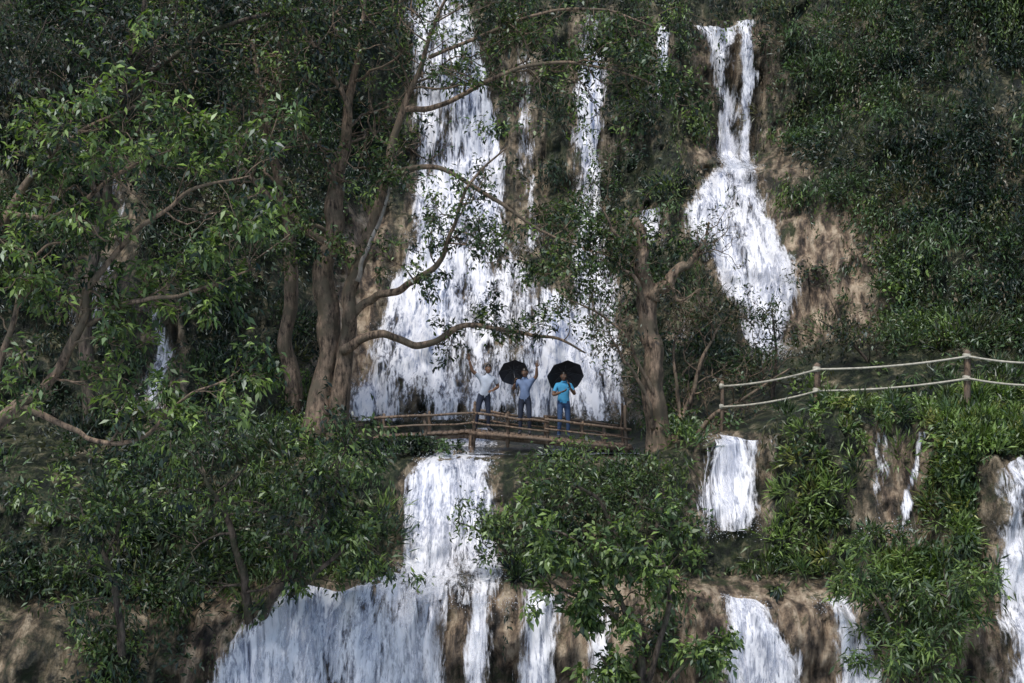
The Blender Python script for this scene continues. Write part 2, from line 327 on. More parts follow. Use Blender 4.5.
sheet('stream',-4.2,3.2,37.0,44.2,-2.72); sheet('river',-60,60,-60,31.5,-9.75,60)
# ---------------------------------------------------------------- foliage
PAL={'dark':(.014,.027,.014),'mid':(.050,.083,.029),'bright':(.122,.176,.046),'yel':(.20,.21,.06),'olive':(.08,.08,.036),'dry':(.19,.15,.10)}
A=np.stack([Xg,Yg,Zg],-1)
d1=A[:-1,1:]-A[:-1,:-1]; d2=A[1:,:-1]-A[:-1,:-1]; nrm=np.cross(d1,d2); ar=np.linalg.norm(nrm,axis=-1); nrm=unit(nrm)
ctr=A[:-1,:-1]
mask=(wet[:-1,:-1]<.5)&(np.abs(ctr[...,0])<19)&(ctr[...,2]>-10)&(ctr[...,2]<16)&(ctr[...,1]<62)
mask&=~((ctr[...,0]>-4.8)&(ctr[...,0]<3.8)&(ctr[...,2]<-2.3)&(ctr[...,2]>-3.0)&(ctr[...,1]>34.2))
dn=np.where(rock[:-1,:-1]>.35,.09,1.0)
dn*=np.clip(.8+fbm(ctr[...,0]*.6,ctr[...,2]*.6,120,3)*1.6,.22,2.3)
mainarea=(ctr[...,0]>-5)&(ctr[...,0]<5.5)&(ctr[...,2]>-2)&(ctr[...,2]<13)
dn=np.where(mainarea,dn*.5,dn)
fen=(ctr[...,0]>3.8)&(ctr[...,0]<13)&(ctr[...,2]>-2.2)&(ctr[...,2]<-.3)&(ctr[...,1]>33.5)&(ctr[...,1]<40)
dn=np.where(fen,dn*.45,dn)
w=(ar*mask*dn).ravel(); w/=w.sum()
def clumps(N,name,rmin,rmax,per,kinds,zr=None,llen=(.08,.17),at=None):
    if at is None:
        ww=w.copy()
        if zr is not None: ww=ww*zr(ctr).ravel(); ww/=ww.sum()
        idx=rng.choice(len(ww),N,p=ww); c=ctr.reshape(-1,3)[idx]; nn=nrm.reshape(-1,3)[idx].copy()
        nn=np.where((nn[:,1:2]>0)&(np.abs(nn[:,2:3])<.5),-nn,nn); nn[:,2]=np.abs(nn[:,2])
    else: c=np.array(at); N=len(c); nn=np.tile([0,-.3,.9],(N,1))
    r=rng.uniform(rmin,rmax,N); mb=MB()
    low=(c[:,0]>3.8)&(c[:,2]>-2.2)&(c[:,2]<-.3)&(c[:,1]<40); r=np.where(low,np.minimum(r,.26),r)
    C=[];AX=[];NR=[];LE=[];WI=[];CO=[]
    tone=fbm(c[:,0]*.4,c[:,2]*.4+5,200,3)
    for k in range(N):
        m=int(per*(r[k]/.5)**1.7)+12
        d=unit(rng.normal(size=(m,3))+nn[k]*.9+np.array([0,-.2,.5]))
        cc=c[k]+nn[k]*r[k]*.25+d*(r[k]*rng.uniform(.3,1.2,m))[:,None]*np.array([1,1,.85])
        kind=rng.random()
        kn=kinds(c[k],tone[k],kind); base=np.array(PAL[kn[0]]); 
        if kn[1]=='fern': le=rng.uniform(.18,.34,m); wi=le*rng.uniform(.10,.18,m); ax=d*1.2+rng.normal(size=(m,3))*.3+[0,0,.1]
        elif kn[1]=='droop': le=rng.uniform(.12,.24,m); wi=le*rng.uniform(.22,.32,m); ax=d*.4+rng.normal(size=(m,3))*.35+[0,0,-.8]
        else: le=rng.uniform(*llen,m); wi=le*rng.uniform(.4,.6,m); ax=d*.6+rng.normal(size=(m,3))*.5+[0,0,-.35]
        nr_=d*.7+rng.normal(size=(m,3))*.45+[0,-.1,.6]
        col=base*rng.uniform(.4,1.8,(m,1))*rng.uniform(.55,1.6)+rng.normal(size=(m,1))*np.array([.006,.004,.001])
        C.append(cc);AX.append(ax);NR.append(nr_);LE.append(le);WI.append(wi);CO.append(np.clip(col,.004,1))
    leaves(mb,*[np.concatenate(v) for v in (C,AX,NR,LE,WI,CO)])
    return mb.build(name,[M_LEAF],smooth=False)
def kinds(c,t,k):
    if c[2]<-1 and c[0]>3.5: pal='bright' if k<.4 else 'mid'
    elif c[2]<-1: pal='mid' if k<.5 else ('bright' if k<.65 else 'dark')
    elif c[0]>7: pal='mid' if t+k*.6>.12 else 'dark'
    else: pal='dark' if k<.7 else 'mid'  # upper cliff left of the right wall: deep shade put into the leaf colour
    if t>.2 and k>.66 and c[0]>4: pal='bright'
    if k>.94: pal='olive'
    k2=(k*7.31)%1
    return pal,('fern' if k2<.22 else 'droop' if k2<.5 else 'broad')
clumps(5200,'undergrowth_foliage',.2,.75,54,kinds)
clumps(620,'streamside_ferns',.14,.32,110,lambda c,t,k:(('bright' if k<.6 else 'mid' if k<.9 else 'yel'),('fern' if (k*5.3)%1<.5 else 'broad')),
   lambda c:((c[...,0]>5.4)&(c[...,0]<12)&(c[...,2]>-5.2)&(c[...,2]<-1.2)&(c[...,1]<35)).astype(float))
clumps(230,'ledge_ferns',.10,.22,90,lambda c,t,k:(('mid' if k<.6 else 'bright' if k<.85 else 'dark'),('fern' if (k*5.3)%1<.6 else 'droop')),
   lambda c:((c[...,0]>-8)&(c[...,0]<10)&(c[...,2]>-8.5)&(c[...,2]<-4.8)).astype(float)*(1+6*(c[...,2]>-5.5)))
bank=[(rng.uniform(-4.9,-1.3),rng.uniform(36.4,37.1),-2.72+rng.uniform(0,.1)) for _ in range(30)]
clumps(0,'bankside_shrub',.16,.36,130,lambda c,t,k:(('mid' if k<.6 else 'dark'),'broad'),at=bank)
def vines(N,name,reg,l0=.8,l1=3.0):
    ww=(w*reg(ctr).ravel()); ww/=ww.sum(); idx=rng.choice(len(ww),N,p=ww); c=ctr.reshape(-1,3)[idx]
    C=[];AX=[];NR=[];LE=[];WI=[];CO=[]; mb=MB()
    for k in range(N):
        L=rng.uniform(l0,l1); m=int(L/.06)+2; s=np.linspace(0,L,m); ph=rng.uniform(0,6)
        p=c[k]+np.array([0,-rng.uniform(.15,.8)*min(1,L),.2])+np.stack([.06*np.sin(s*2+ph),-.05*s,-s],1)+rng.normal(size=(m,3))*.05
        C.append(p);AX.append(rng.normal(size=(m,3))*.5+[0,-.2,-1.1]);NR.append(rng.normal(size=(m,3))*.5+[0,-1,.3])
        le=rng.uniform(.07,.17,m); LE.append(le); WI.append(le*rng.uniform(.25,.45,m))
        b=np.array(PAL[rng.choice(['dark','mid','mid','olive','bright','dry'])]); CO.append(np.clip(b*rng.uniform(.6,1.5,(m,1)),.004,1))
    leaves(mb,*[np.concatenate(v) for v in (C,AX,NR,LE,WI,CO)]); return mb.build(name,[M_LEAF],smooth=False)
vines(1900,'hanging_vines',lambda c:((c[...,0]>5)&(c[...,2]>1)&(c[...,2]<14)|(c[...,0]<-5)&(c[...,2]>2)&(c[...,2]<13)).astype(float)*np.where(c[...,0]>0,1,.3))
vines(160,'hanging_roots',lambda c:((c[...,0]>-8)&(c[...,0]<10)&(c[...,2]>-6.0)&(c[...,2]<-4.9)).astype(float),.3,1.1)
# ---------------------------------------------------------------- trees
class Tree:
    def __init__(s,seed): s.mb=MB(); s.tw=[]; s.r=np.random.default_rng(seed)
    def limb(s,pts,rad,n=10,rough=.15,mat=0,k=11):
        p=catmull(pts,k); r=np.interp(np.linspace(0,1,len(p)),np.linspace(0,1,len(rad)),rad)
        t=np.linspace(0,1,len(p))*len(pts); a=np.clip(r*.9+.03,0,.12)
        p=p+np.stack([fbm(t*1.1,t*0+s.r.uniform(0,99),1,2),fbm(t*1.1,t*0+s.r.uniform(0,99),2,2),fbm(t*1.1,t*0+s.r.uniform(0,99),3,2)],1)*a[:,None]*1.4
        tube(s.mb,p,r,n,mat,rough); return p,r
    def grow(s,start,d,L,r,depth,up=.1,kids=4,mat=0,wig=.3):
        m=6; p=[start]; d=d/np.linalg.norm(d)
        for i in range(m):
            d=d+s.r.normal(size=3)*wig+np.array([0,0,up]); d/=np.linalg.norm(d); p.append(p[-1]+d*L/m)
        p=np.array(p); rr=np.linspace(r,r*.35,m+1)
        tube(s.mb,p,rr,4 if r<.025 else 6,mat,0)
        if depth==0: s.tw.append(p); return
        if depth==1: s.tw.append(p[3:])
        for q in range(kids):
            t=s.r.uniform(.3,1); i=min(m-1,int(t*m)); b=p[i]+(p[i+1]-p[i])*(t*m-i)
            dd=unit(p[i+1]-p[i]); e=unit(s.r.normal(size=3)*np.array([1,1,.55])); e=e-dd*np.dot(e,dd); dd=unit(dd*.6+unit(e)*.8)
            s.grow(b,dd,L*s.r.uniform(.45,.75),r*.5,depth-1,up,kids,mat,wig)
    def kids_on(s,p,r,n,L,depth,t0=.35,up=.1,kids=4,mat=0,spread=1.):
        for q in range(n):
            t=s.r.uniform(t0,1); i=min(len(p)-2,int(t*(len(p)-1))); dd=unit(p[i+1]-p[i]); e=unit(s.r.normal(size=3)); e=unit(e-dd*np.dot(e,dd))
            s.grow(p[i],unit(dd*.5+e*spread),L*s.r.uniform(.6,1.25),max(.011,min(r[i]*.5,L*.02)),depth,up,kids,mat)
    def leaf(s,per,le,ratio,pal,jit=.12,droop=.5,br=1.,mat=1,frac=1.):
        C=[];AX=[];NR=[];LE=[];WI=[];CO=[]
        for p in s.tw:
            if s.r.random()>frac: continue
            m=per; t=s.r.uniform(0,1,m)*(len(p)-1); i=np.minimum(len(p)-2,t.astype(int)); f=(t-i)[:,None]
            c=p[i]*(1-f)+p[i+1]*f+s.r.normal(size=(m,3))*jit; d=unit(p[i+1]-p[i])
            C.append(c); AX.append(d*.5+s.r.normal(size=(m,3))*.55+[0,0,-droop]); NR.append(s.r.normal(size=(m,3))*.45+[0,-.25,.8])
            l=s.r.uniform(le*.6,le*1.25,m); LE.append(l); WI.append(l*s.r.uniform(ratio*.8,ratio*1.2,m))
            b=np.array(PAL[pal[s.r.integers(len(pal))]])*br*s.r.uniform(.7,1.3); CO.append(np.clip(b*s.r.uniform(.5,1.7,(m,1)),.004,1))
        if C: leaves(s.mb,*[np.concatenate(v) for v in (C,AX,NR,LE,WI,CO)],mat=mat)
def PP(*a): return [P(*t) for t in a]
def tree(name,seed,limbs,leafargs,bark,up=.08):
    t=Tree(seed)
    for lb in limbs:
        p,r=t.limb(PP(*lb['p']),lb['r'],lb.get('n',10),lb.get('rough',.2),lb.get('mat',0))
        if lb.get('k'): t.kids_on(p,r,lb['k'],lb.get('L',1.6),lb.get('d',2),lb.get('t0',.35),up,lb.get('kids',4),spread=lb.get('s',1.))
    t.leaf(**leafargs)
    return t.mb.build(name,[bark,M_LEAF,M_BARKP],smooth=True)
tree('rainforest_tree',11,[
 dict(p=[(320,455,39.6),(321,400,39.6),(326,340,39.5),(321,285,39.5),(330,230,39.5),(334,190,39.6),(345,130,39.6),(360,60,39.7),(368,-20,39.8)],r=[.44,.33,.29,.26,.23,.2,.13,.08,.04],n=22,rough=.35,k=10,L=2.3,t0=.6),
 dict(p=[(300,450,40.6),(294,380,40.6),(287,320,40.6),(290,250,40.7),(283,190,40.8),(268,120,40.9),(250,40,41)],r=[.3,.2,.18,.16,.13,.09,.04],n=14,rough=.3,k=9,L=2.3,t0=.55),
 dict(p=[(337,450,39.4),(341,350,39.3),(350,300,39.2),(370,235,39.1),(384,170,39),(402,110,39),(428,50,38.8),(455,-20,38.6)],r=[.28,.2,.17,.14,.11,.08,.055,.03],n=14,rough=.3,k=12,L=2.1,t0=.5),
 dict(p=[(347,315,39.2),(370,293,39),(405,288,38.6),(435,262,38.4),(455,228,38.2),(470,185,38),(505,150,37.8)],r=[.13,.10,.085,.07,.05,.035,.02],k=10,L=1.3,t0=.35),
 dict(p=[(342,352,39.2),(385,338,38.9),(420,349,38.8),(460,329,38.7),(500,328,38.6),(545,336,38.4),(585,352,38.2)],r=[.14,.10,.085,.07,.055,.04,.02],k=9,L=.8,t0=.35,kids=3),
 dict(p=[(356,282,38.9),(372,238,38.7),(386,200,38.6),(393,165,38.5)],r=[.065,.05,.035,.02],mat=2,k=2,L=1,t0=.6),
 dict(p=[(400,112,39),(450,100,38.6),(500,78,38.3),(560,62,38),(620,70,37.7),(680,98,37.5)],r=[.085,.065,.05,.04,.03,.015],k=24,L=1.7,t0=.15,kids=4),
 dict(p=[(384,172,39),(440,168,38.6),(500,200,38.3),(545,232,38),(590,250,37.8),(625,262,37.6)],r=[.08,.06,.05,.035,.025,.015],k=26,L=1.6,t0=.4,kids=4),
 dict(p=[(430,60,38.8),(520,20,38.4),(600,10,38),(660,30,37.8)],r=[.05,.04,.03,.015],k=11,L=1.6,t0=.2,kids=4),
 dict(p=[(325,245,39.4),(285,215,39),(240,165,38.7),(200,110,38.4),(170,60,38)],r=[.11,.085,.06,.045,.02],k=11,L=2.2,t0=.35),
 dict(p=[(352,300,39.2),(340,250,38.9),(318,225,38.5),(290,235,38.2),(255,260,38)],r=[.07,.06,.045,.03,.015],k=6,L=1.2,t0=.5),
 dict(p=[(340,180,39.4),(350,120,38.8),(330,70,38.4),(300,20,38)],r=[.10,.07,.05,.03],k=9,L=2.0,t0=.35)],
 dict(per=14,le=.15,ratio=.42,pal=['dark','mid','mid','bright'],jit=.10,droop=.4,frac=.75,br=1.1),M_BARK)
tree('broken_tree',12,[
 dict(p=[(658,505,36.8),(655,430,36.8),(653,370,36.8),(652,325,36.8),(648,290,36.8),(642,255,36.8),(637,220,36.8)],r=[.34,.26,.24,.23,.21,.14,.08],n=22,rough=.4,k=0),
 dict(p=[(650,302,36.8),(668,276,36.7),(690,262,36.6),(703,246,36.5),(710,222,36.4)],r=[.19,.13,.09,.05,.02],n=12,rough=.35,k=8,L=.9,t0=.3,kids=3),
 dict(p=[(668,276,36.7),(680,300,36.6),(700,290,36.4)],r=[.05,.035,.015],k=4,L=.7,t0=.3,kids=3),
 dict(p=[(640,250,36.8),(618,238,36.5),(600,205,36.3)],r=[.06,.04,.015],k=7,L=.9,t0=.2,kids=4),
 dict(p=[(652,330,36.7),(636,285,36.5),(618,262,36.4)],r=[.07,.05,.02],k=6,L=.9,t0=.3,kids=3),
 dict(p=[(655,430,36.6),(640,385,36.3),(620,355,36.1),(608,330,36)],r=[.06,.045,.03,.012],k=9,L=.7,t0=.2,kids=3),
 dict(p=[(654,400,36.6),(634,350,36.3),(605,318,36.1),(570,300,36)],r=[.055,.042,.03,.014],k=10,L=.9,t0=.3,kids=3),
 dict(p=[(665,460,36.9),(690,400,37.2),(705,350,37.4),(735,310,37.6)],r=[.10,.06,.04,.015],k=12,L=1.2,t0=.2,kids=4),
 dict(p=[(668,465,36.9),(680,410,37.2),(675,350,37.4),(690,310,37.6)],r=[.08,.05,.03,.015],k=8,L=1.,t0=.2,kids=4),
 dict(p=[(670,465,36.9),(700,430,37.2),(740,400,37.4),(790,370,37.6)],r=[.1,.06,.04,.02],k=10,L=1.,t0=.2,kids=4)],
 dict(per=9,le=.12,ratio=.4,pal=['dark','mid','olive','mid'],jit=.09,frac=.3),M_BARK)
tree('broadleaf_tree',13,[
 dict(p=[(-190,930,26),(-80,600,26),(-30,450,26),(2,413,26),(45,378,26),(80,325,25.8),(92,280,25.6),(140,225,25.3),(195,190,25),(250,175,24.8)],r=[.3,.2,.14,.11,.09,.075,.06,.04,.03,.012],k=16,L=1.3,t0=.45),
 dict(p=[(20,405,26),(80,432,25.7),(140,440,25.4),(180,402,25.2),(225,380,25)],r=[.07,.045,.035,.025,.012],k=9,L=1.0,t0=.3),
 dict(p=[(82,322,25.8),(130,300,25.6),(190,292,25.3),(255,268,25)],r=[.055,.04,.028,.012],k=10,L=1.0,t0=.2),
 dict(p=[(-60,560,26.5),(-50,350,26.5),(10,210,26.2),(75,135,26),(150,100,25.8)],r=[.16,.11,.07,.04,.02],k=13,L=1.4,t0=.4),
 dict(p=[(-30,450,26.2),(10,330,26),(30,260,25.8),(70,240,25.6)],r=[.08,.05,.03,.015],k=8,L=1.1,t0=.3),
 dict(p=[(10,212,26.2),(60,215,25.6),(120,170,25.4),(170,150,25)],r=[.055,.04,.03,.012],k=9,L=1.1,t0=.2)],
 dict(per=12,le=.17,ratio=.34,pal=['mid','bright','bright','mid','dark'],jit=.06,droop=.5,frac=.68,br=1.4),M_BARK)
tree('rainforest_tree',14,[
 dict(p=[(90,430,38),(85,300,38),(100,200,38),(125,90,38),(150,-30,38)],r=[.2,.15,.12,.09,.04],k=14,L=2.2,t0=.45),
 dict(p=[(125,90,38),(200,40,37.6),(270,15,37.3),(330,10,37)],r=[.09,.06,.04,.02],k=12,L=1.7,t0=.2),
 dict(p=[(100,200,38),(60,120,37.6),(20,60,37.3)],r=[.09,.06,.03],k=10,L=2.,t0=.2)],
 dict(per=15,le=.16,ratio=.4,pal=['dark','dark','mid'],jit=.11,br=.8,frac=.8),M_BARKD)
tree('streamside_shrub',15,[
 dict(p=[(250,640,31),(240,560,30.6),(215,490,30.4),(180,440,30.2)],r=[.1,.07,.045,.015],k=14,L=1.5,t0=.15),
 dict(p=[(255,640,31),(290,560,30.4),(330,500,30.2),(345,465,30.2)],r=[.1,.07,.045,.015],k=14,L=1.2,t0=.2),
 dict(p=[(120,660,30),(110,580,29.8),(80,500,29.6)],r=[.09,.06,.015],k=10,L=1.4,t0=.15),
 dict(p=[(290,600,30.6),(330,560,30.2),(360,535,30)],r=[.06,.04,.015],k=8,L=.8,t0=.2)],
 dict(per=13,le=.17,ratio=.32,pal=['mid','bright','mid','dark'],jit=.08,droop=.6,frac=.7,br=1.15),M_BARKD,up=.03)
tree('streamside_tree',16,[
 dict(p=[(640,800,29.5),(640,690,29.5),(625,620,29.4),(600,570,29.3),(565,535,29.2),(530,525,29.1)],r=[.12,.09,.06,.04,.028,.012],k=11,L=.8,t0=.3,kids=3),
 dict(p=[(640,700,29.5),(660,630,29.4),(668,585,29.3),(655,550,29.3)],r=[.065,.05,.035,.015],k=9,L=.8,t0=.25,kids=3),
 dict(p=[(640,720,29.5),(690,660,29.3),(715,630,29.2)],r=[.05,.035,.015],k=5,L=.6,t0=.4,kids=3),
 dict(p=[(640,760,29.5),(620,690,29.2),(600,650,29.1)],r=[.05,.035,.015],k=6,L=.6,t0=.3,kids=3),
 dict(p=[(625,620,29.4),(580,600,29.2),(540,575,29.1)],r=[.045,.03,.012],k=6,L=.6,t0=.3,kids=3)],
 dict(per=14,le=.18,ratio=.38,pal=['bright','mid','mid','bright'],jit=.08,droop=.5,frac=.8,br=1.2),M_BARKD,up=.05)
tree('streamside_shrub',17,[
 dict(p=[(545,600,32.6),(510,560,32.4),(480,530,32.2),(455,520,32)],r=[.05,.035,.025,.01],k=8,L=.8,t0=.2),
 dict(p=[(620,560,33),(600,500,32.8),(560,480,32.6),(520,485,32.4)],r=[.05,.035,.025,.01],k=8,L=.8,t0=.2),
 dict(p=[(640,560,33),(660,510,32.8),(665,480,32.6)],r=[.05,.035,.01],k=7,L=.8,t0=.2)],
 dict(per=9,le=.13,ratio=.38,pal=['mid','bright','mid'],jit=.1,frac=.7),M_BARKD)
tree('streamside_shrub',18,[
 dict(p=[(900,780,29.8),(900,690,29.7),(885,620,29.6),(860,575,29.5)],r=[.08,.055,.04,.012],k=11,L=.9,t0=.3),
 dict(p=[(905,760,29.8),(930,680,29.6),(950,610,29.5),(945,570,29.5)],r=[.08,.055,.04,.012],k=11,L=.9,t0=.3)],
 dict(per=16,le=.22,ratio=.2,pal=['bright','mid','bright','mid'],jit=.08,droop=.4,frac=.8,br=1.15),M_BARKD,up=.06)
tree('terrace_shrub',19,[
 dict(p=[(900,420,38.5),(880,380,38.5),(850,340,38.5),(820,320,38.5)],r=[.07,.05,.03,.012],k=10,L=1.2,t0=.2),
 dict(p=[(905,420,38.5),(930,370,38.5),(960,335,38.5)],r=[.06,.04,.015],k=8,L=1.2,t0=.2),
 dict(p=[(770,410,38.5),(775,360,38.5),(770,310,38.5)],r=[.06,.04,.015],k=10,L=1.1,t0=.2)],
 dict(per=10,le=.12,ratio=.4,pal=['dark','olive','mid'],jit=.1,frac=.6),M_BARKD)
# ---------------------------------------------------------------- footbridge
def deckz(x): 
    return np.interp(x,[-3.4,-1.0,2.9],[-2.34,-2.20,-2.56])
YF,YB=37.45,38.55
mb=MB()
def log(a,b,r0,r1=None,n=9,mat=0,k=5,sag=0):
    r1=r1 or r0; t=np.linspace(0,1,k+1)[:,None]; p=np.array(a)*(1-t)+np.array(b)*t
    p[:,2]-=sag*4*(t*(1-t))[:,0]; p[1:-1]+=rng.normal(size=(k-1,3))*.012
    tube(mb,p,np.linspace(r0,r1,k+1)*(1+rng.normal(size=k+1)*.06),n,mat)
for y in (YF+.1,YB-.1):
    xs=np.linspace(-3.4,2.95,14); tube(mb,[[x,y,deckz(x)-.10] for x in xs],[.065]*14,9,0)
x=-3.4
while x<2.9:
    z=deckz(x); wd=rng.uniform(.11,.14); h=.03; y0=YF-.03+rng.uniform(-.05,.05); y1=YB+.03+rng.uniform(-.04,.04); zz=z+rng.uniform(-.008,.008)
    c=np.array([[x,y0,zz-h],[x+wd,y0,zz-h],[x+wd,y1,zz-h],[x,y1,zz-h],[x,y0,zz],[x+wd,y0,zz],[x+wd,y1,zz],[x,y1,zz]])
    mb.add(c,[[0,3,2,1],[4,5,6,7],[0,1,5,4],[1,2,6,5],[2,3,7,6],[3,0,4,7]]); x+=wd+.012
posts=[-3.2,-2.1,-.95,-.1,.85,1.75,2.3,2.78]
for k,px in enumerate(posts):
    for y in (YF-.1,YB+.1):
        hh=.50
        if px==2.78: hh=.98
        if px==-.95: hh=.68
        if px==2.3: hh=.35
        z=deckz(px); log([px,y,z-.30],[px+rng.normal()*.025,y,z+hh],.042,.036)
for y in (YF-.18,YB+.18):
    for hgt,rr in ((.47,.034),(.24,.026)):
        for a,b in ((-3.35,-.9),(-1.0,.9),(.8,2.9)):
            if b<0 and y>38: continue
            log([a,y,deckz(a)+hgt+.0],[b,y,deckz(b)+hgt-.06*(b>0)],rr,rr*.9,8)
log([-1.05,YF-.19,deckz(-1)-.02],[2.9,YF-.19,deckz(2.9)-.04],.045)
for xx in (-1.0,2.78):
    for y in (YF,YB): log([xx,y,-3.1],[xx,y,deckz(xx)-.1],.08,.07)
mb.build('wooden_footbridge',[M_WOOD])
# fence at right
mb=MB()
def zt(x,y0):
    c=min(len(XS)-1,np.searchsorted(XS,x)); return np.interp(y0,np.maximum.accumulate(Yg[:,c]),Zg[:,c])
fp=PP((722,384,36.4),(817,367,34.9),(967,354,34),(1060,360,33.5),(1200,372,33))
for i_,p in enumerate(fp):
    rr=.045 if i_==0 else .075
    g=min(zt(p[0],p[1]),p[2]-.8); tube(mb,catmull([[p[0],p[1],g-.3],[p[0]+.01,p[1],p[2]-.3],[p[0],p[1],p[2]+.06]],3),np.full(7,rr),10,1)
    for dd in (.05,.54): tube(mb,[[p[0]-.01,p[1],p[2]-dd-.05],[p[0]-.01,p[1],p[2]-dd+.05]],[rr+.015]*2,10,0)
for a,b in zip(fp[:-1],fp[1:]):
    for dz in (-.05,-.54):
        off=np.array([0,-.11,dz]); t=np.linspace(0,1,16)[:,None]; q_=(a+off)*(1-t)+(b+off)*t; q_[:,2]-=.07*4*(t*(1-t))[:,0]
        tube(mb,q_,np.full(16,.025),8,0)
mb.build('bamboo_fence',[M_BAMBOO,M_WOOD])
# ---------------------------------------------------------------- people
M_SKIN=mat_simple('skin',(.19,.105,.065),.5,.06,30,0); M_HAIR=mat_simple('black_hair',(.012,.01,.009),.4,.3,60,.2)
M_WHITE=mat_simple('white_shirt',(.50,.54,.62),.8,.12,9,.3); M_GREYB=mat_simple('grey_blue_shirt',(.16,.22,.36),.8,.2,9,.3)
M_CYAN=mat_simple('cyan_shirt',(.07,.36,.62),.8,.12,9,.3); M_JEAN=mat_simple('dark_jeans',(.02,.027,.05),.8,.3,14,.3)
M_JEAN2=mat_simple('blue_jeans',(.04,.08,.17),.8,.3,14,.3); M_SHOE=mat_simple('shoe',(.04,.04,.045),.6,.3,20,.1)
M_EYE=mat_simple('eye_white',(.7,.7,.68),.3,.05,10,0); M_LIP=mat_simple('lips',(.25,.09,.07),.5,.1,10,0)
M_UMB=mat_simple('umbrella_fabric',(.035,.035,.042),.55,.3,8,.1); M_METAL=mat_simple('umbrella_metal',(.12,.12,.13),.35,.1,10,0)
def ellips(mb,c,r,mat,n=14,m=10,fn=None,rot=None):
    th=np.linspace(0,2*np.pi,n,endpoint=False); ph=np.linspace(.02,np.pi-.02,m)
    V=np.stack([np.outer(np.sin(ph),np.cos(th)),np.outer(np.sin(ph),np.sin(th)),np.outer(np.cos(ph),np.ones(n))],-1)
    if fn: V=fn(V)
    V=(V*np.array(r)).reshape(-1,3)
    if rot is not None: V=V@rot.T
    i=np.arange(m-1)[:,None]*n; j=np.arange(n)[None,:]; k=(j+1)%n
    mb.add(V+np.array(c),np.stack([i+j,i+n+j,i+n+k,i+k],-1).reshape(-1,4),mat)
def hand(mb,wrist,d,palmn,curl,mat=0,side=1):
    d=unit(np.array(d,float)); nrm_=np.array(palmn,float); nrm_=unit(nrm_-d*np.dot(nrm_,d)); s=np.cross(d,nrm_)*side
    rot=np.stack([s,nrm_,d],1)
    ellips(mb,np.array(wrist)+d*.045,(.040,.016,.055),mat,10,8,rot=rot)
    for i,(o,L) in enumerate(((-.030,.062),(-.010,.074),(.010,.078),(.029,.070))):
        p=np.array(wrist)+d*.080+s*o; dd=d.copy(); pts=[p-d*.02]
        for seg in range(3):
            pts.append(pts[-1]+dd*(L*(.55 if seg==0 else .4)+(.015 if seg==0 else 0))); dd=unit(dd+nrm_*curl)
        tube(mb,pts,[.0095,.009,.008,.0065],6,mat)
    p=np.array(wrist)+d*.03+s*.034; dd=unit(d*.7+s*.7+nrm_*.2)
    tube(mb,[p-dd*.01,p+dd*.03,p+dd*.045+d*.018+nrm_*.01*curl,p+dd*.05+d*.038+nrm_*.02*curl],[.012,.011,.009,.007],6,mat)
